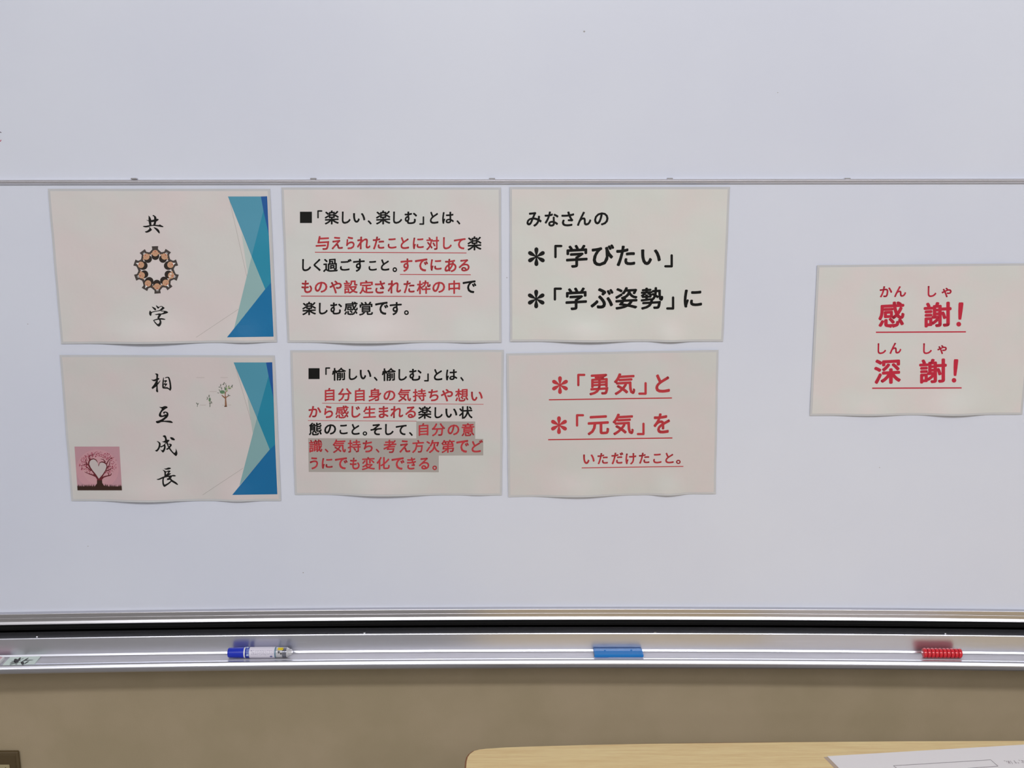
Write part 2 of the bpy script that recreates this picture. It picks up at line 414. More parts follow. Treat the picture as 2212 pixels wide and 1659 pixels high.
# ------------------------------------------------------------------ laminated sheets
class Sheet:
    def __init__(s, px, label, seed, bulges, tone=(0, 0, 0), rect=None):
        """px: corners TL, TR, BR, BL in the photo"""
        rnd = random.Random(seed)
        P = on_board([p[0] for p in px], [p[1] for p in px], 0.002)
        s.C = [np.array((p[0], p[2])) for p in P]
        if rect:                                   # right side out of the picture: a full A4 landscape
            tl, bl = s.C[0], s.C[3]; dn = (bl - tl) / np.linalg.norm(bl - tl); rt = np.array((-dn[1], dn[0]))
            s.C = [tl, tl + rt * rect, bl + rt * rect, bl]
        s.b = bulges; s.ph = [rnd.uniform(0, 6.28) for _ in range(6)]; s.seed = seed
        c = sum(s.C) / 4
        s.root = thing('laminated_sheet', label, 'poster', (float(c[0]), board_y(float(c[0])), float(c[1])))
        m1 = RGB(191 + tone[0], 182 + tone[1], 182 + tone[2], .66); m2 = RGB(187 + tone[0], 185 + tone[1], 183 + tone[2], .66)
        s.paper_mat = noise_mix(mat('sheet_paper', (1, 1, 1, 1), 0.5, coat=0.35, coatr=0.28, spec=0.35), m1, m2, nscale=9 + seed * .7, lo=.4, hi=.6, bump=0.45, bscale=16, bdist=0.004)
        s.plate('laminate_film', 0, 0, 1, 1, -0.0004, 0.0001, M['film'])
        e = 0.010
        s.plate('paper', e, e * 1.4, 1 - e, 1 - e * 1.4, 0.00002, 0.00040, s.paper_mat)
    def inv(s, X, Z):
        a, b, c, d = s.C; p = np.stack([X, Z], 1)
        st = np.full((len(X), 2), .5)
        for _ in range(5):
            S, Tt = st[:, :1], st[:, 1:]
            f = a * (1 - S) * (1 - Tt) + b * S * (1 - Tt) + c * S * Tt + d * (1 - S) * Tt - p
            fs = (b - a) * (1 - Tt) + (c - d) * Tt; ft = (d - a) * (1 - S) + (c - b) * S
            det = fs[:, 0] * ft[:, 1] - fs[:, 1] * ft[:, 0]
            ds = (f[:, 0] * ft[:, 1] - f[:, 1] * ft[:, 0]) / det; dt = (fs[:, 0] * f[:, 1] - fs[:, 1] * f[:, 0]) / det
            st = st - np.stack([ds, dt], 1)
        return st[:, 0], st[:, 1]
    def off(s, S, Tt):
        o = 0.0012 + 0 * S
        for s0, s1, amp, hgt in s.b:               # bulges of the lower edge
            amp = amp * 1.5
            u = np.clip((S - s0) / (s1 - s0), 0, 1)
            o = o + amp * np.sin(np.pi * u) ** 2 * np.exp(-((1 - Tt) / hgt) ** 2)
        for s0, s1, amp in ((0.28, 0.62, .0011), (0.70, 0.95, .0009)):
            u = np.clip((S - s0) / (s1 - s0), 0, 1)
            o = o + amp * np.sin(np.pi * u) ** 2 * np.exp(-(Tt / .10) ** 2)
        p = s.ph
        o = o + 0.00022 * (1 + np.sin(9 * S + 12 * Tt + p[0])) + 0.00016 * (1 + np.sin(17 * S - 21 * Tt + p[1])) + 0.00008 * (1 + np.sin(31 * S + 11 * Tt + p[2]))
        return o
    def at(s, S, Tt, e):
        a, b, c, d = s.C; S1 = S[:, None]; T1 = Tt[:, None]
        p = a * (1 - S1) * (1 - T1) + b * S1 * (1 - T1) + c * S1 * T1 + d * (1 - S1) * T1
        return np.stack([p[:, 0], D - K * p[:, 0] ** 2 - s.off(S, Tt) - e, p[:, 1]], 1)
    def plate(s, name, s0, t0, s1, t1, eb, ef, mt):
        nx, ny = 60, 40
        g = [(s0 + (s1 - s0) * i / nx, t0 + (t1 - t0) * j / ny) for j in range(ny + 1) for i in range(nx + 1)]
        S = np.array([q[0] for q in g]); Tt = np.array([q[1] for q in g])
        V = np.concatenate([s.at(S, Tt, ef), s.at(S, Tt, eb)]); n = len(g); W = nx + 1; fs = []
        for j in range(ny):
            for i in range(nx):
                a = j * W + i
                fs.append((a, a + W, a + W + 1, a + 1)); fs.append((n + a, n + a + 1, n + a + W + 1, n + a + W))
        for i in range(nx):
            fs.append((i, i + 1, n + i + 1, n + i)); a = ny * W + i; fs.append((a + 1, a, n + a, n + a + 1))
        for j in range(ny):
            a = j * W; fs.append((a + W, a, n + a, n + a + W)); a = j * W + nx; fs.append((a, a + W, n + a + W, n + a))
        o = pydata(name, V, fs, mt, s.root, recalc=False)
        for p_ in o.data.polygons: p_.use_smooth = True
        o.data.set_sharp_from_angle(angle=0.6) if hasattr(o.data, 'set_sharp_from_angle') else None
        return o
    def proj(s, layer=0):
        e = 0.00040 + 0.00012 + layer * 0.00004
        def f(px, py):
            return on_board(px, py, lambda X, Z: s.off(*s.inv(X, Z)) + e)
        return f
    def text(s, items, ox, oy, sc, mt, **kw):
        if len(items) <= 4:
            for ch, *bb in items:
                pr = Print(); put_char(pr, ch, bb, ox, oy, sc, **kw)
                pr.build('character', mt, s.root, s.proj(1))
            return
        pr = Print()
        for ch, *bb in items: put_char(pr, ch, bb, ox, oy, sc, **kw)
        return pr.build('lettering', mt, s.root, s.proj(1))
    def under(s, x0, y0, x1, y1, th, ox, oy, sc, mt):
        pr = Print(); n = 24
        pr.line([(ox + (x0 + (x1 - x0) * i / n) / sc, oy + (y0 + (y1 - y0) * i / n) / sc) for i in range(n + 1)], th / sc)
        return pr.build('underline', mt, s.root, s.proj(1))
    def shape(s, name, polys, ox, oy, sc, mt, layer=0, smooth=0):
        pr = Print()
        for P in polys:
            q = [(ox + x / sc, oy + y / sc) for x, y in P]
            if smooth: q = smooth_loop(q, smooth)
            pr.poly(q)
        return pr.build(name, mt, s.root, s.proj(layer))

BK, RD, DR = M['black'], M['red'], M['deepred']

# ---- sheet 1: two brush characters around a ring of people
s1 = Sheet([(103, 408), (583, 408), (598, 739), (132, 743)], 'laminated sheet with a ring of heads between two brush characters, blue facets at right', 1, [(.12, .70, .0055, .13), (.72, .98, .0028, .10)])
o_, c_ = (90, 380), 4.096
def facets(s, o, c, P):
    for i, (poly, col) in enumerate(P):
        s.shape('blue_facet', [poly], o[0], o[1], c, ink(*col), layer=2)
facets(s1, o_, c_, [
    ([(1648, 182), (1940, 182), (1962, 308), (1858, 712)], (78, 146, 172)),
    ([(1940, 182), (1995, 180), (2010, 520), (1962, 308)], (22, 84, 152)),
    ([(1962, 308), (2010, 520), (2030, 945), (1978, 1002), (1858, 712)], (34, 134, 164)),
    ([(2030, 945), (2052, 1422), (1640, 1428), (1978, 1002)], (8, 108, 160)),
    ([(1858, 712), (1978, 1002), (1702, 1352)], (140, 174, 176)),
    ([(1768, 500), (1858, 712), (1822, 862)], (180, 194, 192))])
pr = Print(); q = lambda x, y: (o_[0] + x / c_, o_[1] + y / c_)
pr.line([q(1664, 220), q(1865, 1110)], .45); pr.line([q(1368, 1428), q(1640, 1246), q(1740, 1180)], .5)
pr.build('thin_lines', ink(150, 146, 140), s1.root, s1.proj(1))
s1.shape('brush_character', [
    [(560, 290), (620, 330), (680, 400), (740, 560), (740, 720), (745, 860), (640, 880), (610, 780), (585, 650), (575, 480), (580, 350)],
    [(430, 545), (580, 585), (740, 570), (900, 530), (1050, 490), (1120, 490), (1190, 535), (1050, 650), (900, 670), (740, 690), (600, 650)],
    [(830, 265), (900, 275), (1000, 340), (1045, 420), (1045, 560), (1030, 700), (985, 850), (850, 870), (905, 700), (915, 560), (900, 380), (870, 335), (830, 340)],
    [(225, 935), (320, 910), (430, 905), (600, 870), (800, 855), (1000, 845), (1180, 860), (1240, 825), (1330, 870), (1465, 945), (1430, 990), (1250, 965), (1050, 930), (850, 915), (700, 935), (600, 970), (480, 1000), (350, 995)],
    [(600, 985), (660, 1000), (775, 1125), (740, 1190), (640, 1260), (520, 1310), (420, 1315), (360, 1250), (470, 1215), (560, 1150), (630, 1070)],
    [(870, 985), (1000, 1020), (1120, 1080), (1210, 1180), (1250, 1320), (1225, 1360), (1190, 1350), (1080, 1230), (960, 1100)]],
    300, 455, 27.66, BK, 1, 2)
s1.shape('brush_character', [
    [(455, 310), (560, 350), (660, 400), (695, 470), (665, 525), (600, 495), (520, 410)],
    [(680, 235), (790, 300), (850, 345), (840, 400), (810, 430), (740, 370)],
    [(830, 350), (930, 290), (1010, 285), (1080, 320), (1170, 390), (1110, 450), (1000, 525), (850, 565), (700, 590), (520, 630), (430, 660), (420, 615), (560, 570), (720, 545), (880, 505), (960, 430), (1030, 345), (960, 322), (880, 360), (840, 410)],
    [(360, 530), (420, 600), (500, 625), (450, 680), (435, 780), (400, 830), (350, 800), (310, 720), (320, 600)],
    [(980, 535), (1130, 545), (1260, 560), (1360, 625), (1310, 675), (1150, 725), (1000, 750), (960, 700), (1060, 670), (1130, 590), (960, 580)],
    [(620, 745), (720, 725), (880, 685), (1000, 720), (990, 750), (930, 850), (870, 945), (860, 1010), (790, 980), (770, 900), (830, 770), (720, 785)],
    [(535, 1060), (640, 1015), (790, 970), (880, 950), (1050, 955), (1200, 1005), (1170, 1045), (1000, 1035), (880, 1035), (780, 1045), (640, 1075), (590, 1095)],
    [(535, 1060), (590, 1090), (720, 1230), (780, 1280), (800, 1400), (700, 1310), (600, 1190), (545, 1100)],
    [(860, 1010), (950, 1040), (990, 1160), (970, 1290), (900, 1395), (850, 1415), (790, 1395), (720, 1300), (760, 1275), (830, 1260), (880, 1180), (880, 1090), (840, 1040)]],
    310, 650, 25.53, BK, 1, 2)
# ring of people
def ring():
    C = (752, 838); sc = 13.27; ox, oy = 280, 520
    heads = [(735, 385, 108), (495, 480, 105), (352, 700, 105), (372, 980, 105), (540, 1200, 108), (785, 1285, 108), (1018, 1185, 108), (1165, 985, 105), (1145, 700, 105), (985, 475, 105)]
    coat, hair, face, white, mouth, rim = Print(), Print(), Print(), Print(), Print(), Print()
    for i, (x, y, r) in enumerate(heads):
        dx, dy = x - C[0], y - C[1]; l = math.hypot(dx, dy); ux, uy = dx / l, dy / l; vx, vy = -uy, ux
        g = lambda a, b: (ox + (x + ux * a + vx * b) / sc, oy + (y + uy * a + vy * b) / sc)
        ang = math.degrees(math.atan2(uy, ux))
        coat.poly([g(228, -92), g(228, 92), g(140, 82), g(85, 135), g(40, 190), g(0, 165), g(20, 60), g(20, -60), g(0, -165), g(40, -190), g(85, -135), g(140, -82)])
        if i in (2, 4, 8): hair.ellipse(*g(-28, 0), 138 / sc, 126 / sc, ang, 20)
        else: hair.ellipse(*g(-55, 0), 112 / sc, 112 / sc, ang, 20)
        face.ellipse(*g(28, 0), 92 / sc, 92 / sc, ang, 20)
        if i not in (2, 4, 8):
            for b in (-106, 106): face.ellipse(*g(18, b), 24 / sc, 22 / sc, ang, 8)
        if i in (2, 4, 6, 8):
            white.poly([g(104, -34), g(104, 34), g(190, 0)])
        elif i:
            white.poly([g(112, -34), g(112, -6), g(176, -14)]); white.poly([g(112, 34), g(112, 6), g(176, 14)])
        mouth.ellipse(*g(78, 0), 15 / sc, 17 / sc, ang, 8)
        rim.ellipse(*g(12, -34), 8 / sc, 10 / sc, ang, 8); rim.ellipse(*g(12, 34), 8 / sc, 10 / sc, ang, 8); rim.ellipse(*g(34, 0), 8 / sc, 6 / sc, ang, 8)
        if i == 7:
            for b in (-38, 38):
                white.ellipse(*g(4, b), 25 / sc, 25 / sc, 0, 10)
    root = coat.build('ring_of_people', ink(64, 56, 54), s1.root, s1.proj(1))
    hair.build('hair', ink(34, 24, 18), root, s1.proj(3)); face.build('face', ink(194, 150, 120), root, s1.proj(5))
    white.build('collar', ink(226, 222, 222), root, s1.proj(7)); mouth.build('mouth', ink(176, 50, 44), root, s1.proj(7)); rim.build('eye', ink(150, 104, 78), root, s1.proj(9))
ring()

# ---- sheet 4: four brush characters, tree picture
s4 = Sheet([(129, 767), (593, 768), (607, 1082), (154, 1082)], 'laminated sheet with four brush characters down the middle and a pink tree picture', 4, [(.10, .62, .0055, .13), (.66, .92, .003, .10)], (-6, -6, -6))
o_, c_ = (90, 740), 4.096
facets(s4, o_, c_, [
    ([(1698, 176), (1985, 176), (2008, 296), (1905, 667)], (74, 142, 166)),
    ([(1985, 176), (2040, 174), (2052, 495), (2008, 296)], (16, 80, 150)),
    ([(2008, 296), (2052, 495), (2066, 903), (2018, 946), (1905, 667)], (26, 126, 156)),
    ([(2066, 903), (2085, 1342), (1686, 1348), (2018, 946)], (4, 100, 152)),
    ([(1905, 667), (2018, 946), (1750, 1266)], (124, 162, 166)),
    ([(1820, 475), (1905, 667), (1868, 805)], (166, 180, 178))])
pr = Print(); q = lambda x, y: (o_[0] + x / c_, o_[1] + y / c_)
pr.line([q(1716, 220), q(1945, 1010)], .45); pr.line([q(1425, 1348), q(1640, 1205), q(1782, 1112)], .5)
pr.build('thin_lines', ink(140, 134, 130), s4.root, s4.proj(1))
s4.shape('brush_character', [
    [(440, 215), (560, 205), (650, 250), (660, 320), (635, 480), (635, 700), (620, 950), (630, 1200), (655, 1390), (620, 1430), (560, 1410), (510, 1340), (535, 1100), (545, 800), (530, 560), (535, 380), (520, 290)],
    [(190, 600), (300, 610), (430, 590), (540, 530), (640, 490), (740, 545), (640, 640), (520, 690), (400, 710), (300, 680)],
    [(500, 700), (560, 740), (560, 1000), (520, 1060), (400, 1140), (290, 1215), (225, 1130), (330, 990), (430, 840)],
    [(800, 640), (780, 720), (720, 820), (620, 950), (590, 900), (620, 830), (720, 720)],
    [(990, 450), (1025, 520), (1020, 700), (1010, 900), (1030, 1080), (1080, 1100), (1200, 1090), (1300, 1120), (1370, 1180), (1500, 1150), (1510, 1200), (1480, 1290), (1430, 1330), (1380, 1280), (1300, 1220), (1200, 1195), (1000, 1190), (920, 1120), (920, 900), (940, 700)],
    [(1080, 520), (1140, 450), (1260, 420), (1340, 430), (1400, 500), (1450, 650), (1490, 850), (1515, 1100), (1505, 1220), (1400, 1200), (1400, 1000), (1370, 780), (1330, 600), (1290, 490), (1200, 490)],
    [(1010, 680), (1100, 650), (1190, 640), (1240, 690), (1190, 740), (1120, 810), (1080, 820), (1100, 740), (1020, 730)],
    [(1020, 880), (1120, 860), (1240, 860), (1230, 920), (1160, 1000), (1090, 1090), (1030, 1100), (1090, 1000), (1110, 950), (1020, 940)],
    [(1085, 800), (1125, 805), (1065, 895), (1030, 895)]], 320, 800, 30.16, BK, 1, 2)
s4.shape('brush_character', [
    [(750, 280), (940, 295), (1060, 245), (1180, 225), (1290, 260), (1335, 315), (1280, 370), (1170, 430), (1050, 520), (940, 620), (890, 720), (880, 800), (920, 860), (980, 870), (1090, 830), (1160, 790), (1300, 820), (1240, 900), (1130, 940), (1000, 970), (880, 985), (790, 960), (730, 880), (740, 770), (800, 640), (880, 520), (930, 410), (860, 360)],
    [(1015, 660), (1080, 610), (1180, 595), (1300, 630), (1370, 700), (1390, 800), (1370, 900), (1300, 1010), (1180, 1110), (1060, 1210), (900, 1310), (760, 1380), (650, 1405), (560, 1370), (525, 1290), (560, 1245), (700, 1220), (870, 1150), (1020, 1060), (1140, 950), (1230, 880), (1262, 760), (1230, 695), (1180, 675), (1110, 720), (1090, 800), (1060, 750)],
    [(700, 1300), (880, 1240), (1100, 1225), (1400, 1220), (1560, 1240), (1680, 1335), (1640, 1385), (1400, 1350), (1100, 1310), (860, 1330), (750, 1370)]], 320, 870, 31.6, BK, 1, 2)
s4.shape('brush_character', [
    [(400, 545), (500, 555), (600, 610), (660, 700), (655, 830), (620, 960), (560, 1080), (480, 1180), (400, 1225), (290, 1150), (370, 1120), (460, 1030), (520, 900), (545, 760), (520, 650)],
    [(795, 225), (860, 165), (950, 160), (1010, 210), (1050, 330), (1080, 470), (1140, 640), (1190, 860), (1280, 980), (1380, 1130), (1550, 1310), (1640, 1200), (1650, 1080), (1635, 1010), (1700, 1110), (1750, 1280), (1750, 1400), (1680, 1510), (1600, 1480), (1450, 1340), (1280, 1150), (1190, 1020), (1130, 900), (1040, 700), (950, 560), (945, 400), (900, 300)],
    [(745, 580), (860, 555), (950, 500), (1080, 460), (1180, 450), (1245, 500), (1190, 560), (1120, 620), (960, 640), (860, 625)],
    [(990, 640), (1020, 680), (960, 760), (990, 850), (985, 1000), (930, 1160), (850, 1270), (790, 1275), (720, 1200), (640, 1060), (720, 1130), (800, 1120), (860, 1010), (880, 880), (800, 900), (720, 945), (640, 920), (640, 870), (720, 860), (840, 790), (940, 700)],
    [(1160, 740), (1240, 705), (1340, 720), (1395, 790), (1350, 880), (1270, 980), (1180, 1060), (1090, 1110), (1030, 1080), (1040, 1030), (1130, 980), (1200, 880), (1270, 790), (1180, 765)],
    [(1275, 290), (1400, 290), (1510, 340), (1590, 430), (1560, 490), (1440, 475), (1350, 430)]], 325, 935, 30.16, BK, 1, 2)
s4.shape('brush_character', [
    [(800, 250), (950, 230), (1100, 170), (1220, 170), (1310, 215), (1250, 270), (1080, 315), (930, 315)],
    [(690, 330), (830, 370), (950, 450), (950, 600), (960, 780), (830, 860), (830, 740), (830, 520), (790, 430)],
    [(930, 460), (1060, 400), (1160, 370), (1280, 410), (1220, 490), (1130, 600), (1040, 700), (960, 800), (930, 690), (1000, 640), (1090, 510), (1100, 470), (960, 500)],
    [(960, 720), (1100, 610), (1180, 570), (1300, 575), (1270, 640), (1140, 740), (1020, 800), (950, 800)],
    [(265, 1015), (430, 960), (600, 880), (800, 800), (1100, 750), (1350, 720), (1510, 690), (1660, 745), (1600, 800), (1400, 800), (1200, 830), (900, 880), (700, 950), (550, 1020), (440, 1050), (350, 1050)],
    [(1150, 810), (1380, 790), (1310, 920), (1270, 1010), (1180, 1050), (980, 1070), (1040, 1000), (990, 920), (1090, 940), (1140, 880)],
    [(1310, 950), (1400, 1050), (1550, 1140), (1700, 1240), (1810, 1370), (1780, 1415), (1650, 1360), (1480, 1260), (1340, 1180), (1270, 1100), (1240, 1010)],
    [(700, 950), (830, 880), (790, 1000), (790, 1200), (830, 1370), (940, 1350), (1100, 1260), (1270, 1130), (1360, 1150), (1200, 1320), (1040, 1430), (900, 1530), (820, 1550), (750, 1490), (700, 1370), (680, 1200)]], 330, 1005, 33.18, BK, 1, 2)

def pink_picture():
    ox, oy, sc = 155, 955, 14.43
    g = lambda x, y: (ox + x / sc, oy + y / sc)
    L = lambda pts: [g(*p) for p in pts]
    pr = Print(); pr.poly(L([(85, 140), (1485, 140), (1565, 1505), (180, 1505)]))
    root = pr.build('tree_picture', ink(176, 134, 144, .66), s4.root, s4.proj(1))
    pr = Print(); pr.ellipse(*g(800, 850), 46, 43, 0, 30); pr.build('pale_glow', ink(184, 138, 147, .66), root, s4.proj(2))
    pr = Print(); pr.ellipse(*g(820, 850), 33, 32, 0, 30); pr.build('pale_glow', ink(186, 142, 149, .66), root, s4.proj(3))
    pr = Print()
    pr.poly(smooth_loop(L([(850, 1140), (700, 950), (580, 820), (530, 690), (560, 580), (680, 520), (780, 580), (830, 740), (860, 660), (940, 620), (1040, 650), (1080, 760), (1050, 880), (960, 1020)]), 2))
    pr.build('heart', ink(182, 172, 172, .66), root, s4.proj(4))
    rnd = random.Random(5); lv = Print(); lr = Print()
    for k in range(420):
        a = rnd.uniform(0, 2 * math.pi); rr = rnd.uniform(.50, 1.0) ** .8
        x = 820 + 590 * rr * math.cos(a); y = 690 + 400 * rr * math.sin(a)
        if y > 1060 - abs(x - 820) * .25 or ((x - 820) / 300) ** 2 + ((y - 780) / 260) ** 2 < 1: continue
        if y > 1000 and rnd.random() < .7: continue
        (lv if rnd.random() < .55 else lr).ellipse(*g(x, y), rnd.uniform(9, 22) / sc, rnd.uniform(6, 12) / sc, rnd.uniform(-60, 30), 6)
    lv.build('blossom', ink(124, 16, 48, .66), root, s4.proj(5)); lr.build('blossom', ink(150, 34, 70, .66), root, s4.proj(5))
    pr = Print()
    pr.poly(L([(790, 1390), (785, 1290), (785, 1160), (740, 1090), (640, 1040), (560, 1010), (650, 1010), (690, 1000), (620, 900), (560, 830), (500, 720), (510, 620), (540, 560), (600, 520), (680, 505), (760, 540), (800, 600), (808, 660), (790, 620), (745, 565), (680, 535), (600, 560), (560, 610), (545, 690), (590, 790), (650, 880), (750, 1000), (845, 1140), (960, 1010), (1050, 870), (1085, 760), (1060, 690), (1000, 650), (930, 635), (870, 660), (835, 770), (828, 720), (860, 640), (930, 602), (1020, 610), (1090, 670), (1115, 770), (1080, 890), (1010, 1000), (960, 1080), (1010, 1060), (1100, 1040), (1200, 1020), (1240, 960), (1245, 1000), (1210, 1050), (1100, 1075), (1000, 1110), (945, 1170), (950, 1270), (990, 1340), (1060, 1400)]))
    for p in ([(560, 560), (530, 470), (590, 410), (720, 380)], [(470, 680), (440, 600), (450, 520)], [(600, 900), (500, 800), (430, 760)], [(660, 1030), (540, 990), (400, 930)], [(1110, 800), (1170, 720), (1190, 560)],
              [(1080, 900), (1180, 860), (1280, 800)], [(1090, 680), (1150, 560), (1250, 480)], [(1150, 1040), (1150, 980), (1120, 940)], [(520, 700), (430, 690), (330, 740)], [(1050, 620), (980, 540), (900, 530)]):
        pr.line(smooth_loop(L(p), 1), 36 / sc, 12 / sc)
    pr.build('tree', ink(92, 24, 34, .66), root, s4.proj(6))
    pr = Print(); pr.poly(L([(172, 1385), (1556, 1385), (1563, 1503), (178, 1503)])); pr.poly(L([(790, 1190), (945, 1190), (950, 1270), (1000, 1350), (1080, 1400), (700, 1400), (785, 1290)]))
    x = 170
    while x < 1550:
        h_ = rnd.uniform(20, 110) * (1 if abs(x - 860) > 160 else .3); pr.poly(L([(x, 1400), (x + rnd.uniform(14, 26), 1400), (x + rnd.uniform(-22, 34), 1400 - h_)])); x += rnd.uniform(9, 17)
    pr.build('ground', ink(48, 24, 14, .66), root, s4.proj(7))
pink_picture()

def saplings():
    ox, oy, sc = 415, 805, 19.52
    g = lambda x, y: (ox + x / sc, oy + y / sc); L = lambda pts: [g(*p) for p in pts]
    pr = Print(); pr.poly(L([(1380, 1390), (1385, 1100), (1300, 1030), (1230, 950), (1270, 940), (1380, 1030), (1375, 900), (1400, 800), (1500, 720), (1430, 830), (1410, 950), (1430, 1020), (1530, 960), (1560, 980), (1440, 1060), (1440, 1150), (1470, 1440), (1355, 1440)]))
    root = pr.build('sapling_drawing', ink(132, 92, 68, .66), s4.root, s4.proj(1))
    pr = Print(); pr.ellipse(*g(1412, 1420), 60 / sc, 24 / sc); pr.build('stump_base', ink(84, 52, 36, .66), root, s4.proj(3))
    dk, gr, lt = Print(), Print(), Print()
    for x, y, a, r in ((1345, 450, 110, 60), (1310, 500, 20, 45), (1205, 530, 100, 55), (1160, 610, 0, 50), (1240, 660, 80, 60), (1415, 475, 100, 35), (1435, 570, 95, 60), (1685, 560, 110, 60), (1670, 600, 30, 50), (1555, 560, 90, 40), (1570, 670, 0, 60), (1150, 740, 60, 45),
                       (1100, 855, 20, 40), (1530, 950, 70, 50), (1570, 965, 0, 45), (1380, 650, 80, 60), (715, 985, 95, 60), (640, 1110, 130, 45), (640, 1050, 70, 40), (815, 1250, 70, 55), (760, 1290, 0, 50), (200, 1300, 50, 50), (250, 1320, 130, 45)):
        dk.ellipse(*g(x, y), r / sc, r * .36 / sc, a, 8)
    dk.line(L([(750, 1450), (755, 1200), (745, 1050)]), 1.6, .7); dk.line(L([(215, 1440), (228, 1330)]), 1.0)
    for x, y, a, r in ((1270, 800, 0, 110), (1340, 820, 60, 60), (1230, 840, 30, 70), (1400, 690, 80, 70), (745, 1130, 90, 80)): gr.ellipse(*g(x, y), r / sc, r * .55 / sc, a, 10)
    for x, y, a, r in ((1450, 690, 90, 70), (1550, 620, 60, 70), (1300, 860, 0, 80), (1470, 750, 80, 60), (1600, 650, 0, 60), (720, 1180, 60, 50)): lt.ellipse(*g(x, y), r / sc, r * .5 / sc, a, 10)
    lt.build('leaf', ink(146, 160, 118, .66), root, s4.proj(3)); gr.build('leaf', ink(88, 122, 92, .66), root, s4.proj(4)); dk.build('leaf', ink(100, 106, 94, .66), root, s4.proj(5))
    for x0, x1, y in ((180, 520, 205), (1200, 1500, 205), (740, 1040, 790), (330, 580, 1365), (1520, 1640, 1360), (1270, 1340, 1365)):
        fn = Print(); fn.line(L([(x0, y), ((x0 + x1) / 2, y + 6), (x1, y)]), 1.3)
        fn.build('faint_smudge', ink(181, 172, 170, .66), s4.root, s4.proj(1))
saplings()

# ---- sheet 2
s2 = Sheet([(608, 405), (1082, 405), (1083, 740), (621, 740)], 'laminated sheet with five lines of black and red writing under a black square', 2, [(.10, .66, .0055, .13), (.72, .97, .0018, .10)], (0, 3, 3))
a = (600, 390, 4.337)
s2.text([('■', 208, 292, 320, 398), ('「', 370, 278, 418, 355), ('楽', 440, 280, 572, 412), ('し', 600, 290, 682, 405), ('い', 705, 305, 820, 395), ('、', 842, 372, 880, 412), ('楽', 920, 280, 1055, 412), ('し', 1080, 290, 1165, 405), ('む', 1188, 290, 1305, 408), ('」', 1325, 335, 1372, 415), ('と', 1425, 292, 1505, 405), ('は', 1540, 292, 1650, 405), ('、', 1675, 372, 1710, 412)], *a, BK)
s2.text([('与', 355, 520, 482, 650), ('え', 505, 527, 610, 645), ('ら', 640, 525, 720, 645), ('れ', 742, 525, 868, 645), ('た', 890, 525, 998, 645), ('こ', 1030, 540, 1112, 638), ('と', 1150, 530, 1230, 642), ('に', 1265, 535, 1368, 642), ('対', 1392, 525, 1512, 652), ('し', 1548, 530, 1630, 645), ('て', 1650, 540, 1760, 645)], *a, RD)
s2.text([('楽', 1778, 522, 1908, 655)], *a, BK)
s2.under(348, 672, 1768, 678, 7, *a, RD)
s2.text([('し', 228, 735, 312, 850), ('く', 335, 733, 402, 848), ('過', 425, 732, 562, 858), ('ご', 582, 735, 692, 845), ('す', 705, 732, 815, 855), ('こ', 850, 752, 928, 845), ('と', 965, 738, 1045, 845), ('。', 1075, 812, 1118, 858)], *a, BK)
s2.text([('す', 1150, 730, 1262, 855), ('で', 1285, 730, 1408, 852), ('に', 1430, 738, 1535, 845), ('あ', 1562, 733, 1675, 858), ('る', 1695, 738, 1798, 852)], *a, RD)
s2.under(1145, 880, 1808, 883, 7, *a, RD)
s2.text([('も', 222, 935, 322, 1055), ('の', 345, 948, 465, 1050), ('や', 485, 937, 600, 1058), ('設', 618, 935, 748, 1060), ('定', 765, 935, 895, 1062), ('さ', 910, 938, 1005, 1060), ('れ', 1030, 935, 1155, 1058), ('た', 1178, 938, 1282, 1055), ('枠', 1302, 935, 1432, 1065), ('の', 1448, 948, 1568, 1052), ('中', 1598, 935, 1708, 1062)], *a, RD)
s2.text([('で', 1732, 935, 1860, 1055)], *a, BK)
s2.under(218, 1082, 1725, 1086, 7, *a, RD)
s2.text([('楽', 230, 1135, 358, 1262), ('し', 385, 1145, 468, 1255), ('む', 492, 1142, 602, 1255), ('感', 622, 1135, 750, 1262), ('覚', 762, 1135, 892, 1265), ('で', 912, 1135, 1035, 1258), ('す', 1048, 1138, 1162, 1262), ('。', 1183, 1215, 1228, 1260)], *a, BK)

# ---- sheet 5
s5 = Sheet([(627, 757), (1088, 756), (1084, 1070), (637, 1069)], 'laminated sheet with six lines of writing, the last lines red on grey', 5, [(.14, .72, .0052, .13), (.78, .98, .0015, .10)], (-6, -4, -4))
a = (600, 740, 4.337)
s5.shape('grey_highlight', [[(1298, 738), (1850, 740), (1850, 902), (1925, 903), (1925, 1057), (1508, 1059), (1508, 1215), (290, 1212), (285, 896), (1298, 898)]], *a, M['grey_mark'], 0)
s5.text([('■', 288, 240, 392, 342), ('「', 445, 232, 492, 304), ('愉', 508, 235, 638, 358), ('し', 665, 245, 745, 352), ('い', 768, 255, 877, 345), ('、', 900, 320, 935, 360), ('愉', 975, 238, 1105, 362), ('し', 1130, 248, 1210, 357), ('む', 1232, 245, 1347, 358), ('」', 1370, 288, 1415, 365), ('と', 1462, 248, 1542, 355), ('は', 1575, 250, 1682, 355), ('、', 1710, 322, 1742, 362)], *a, BK)
s5.text([('自', 440, 425, 532, 550), ('分', 565, 428, 692, 550), ('自', 722, 428, 815, 552), ('身', 850, 428, 970, 552), ('の', 990, 448, 1102, 545), ('気', 1125, 432, 1248, 555), ('持', 1265, 432, 1390, 552), ('ち', 1410, 438, 1507, 550), ('や', 1528, 435, 1642, 552), ('想', 1662, 432, 1785, 555), ('い', 1810, 460, 1920, 547)], *a, RD)
s5.under(415, 568, 1928, 578, 4.5, *a, RD)
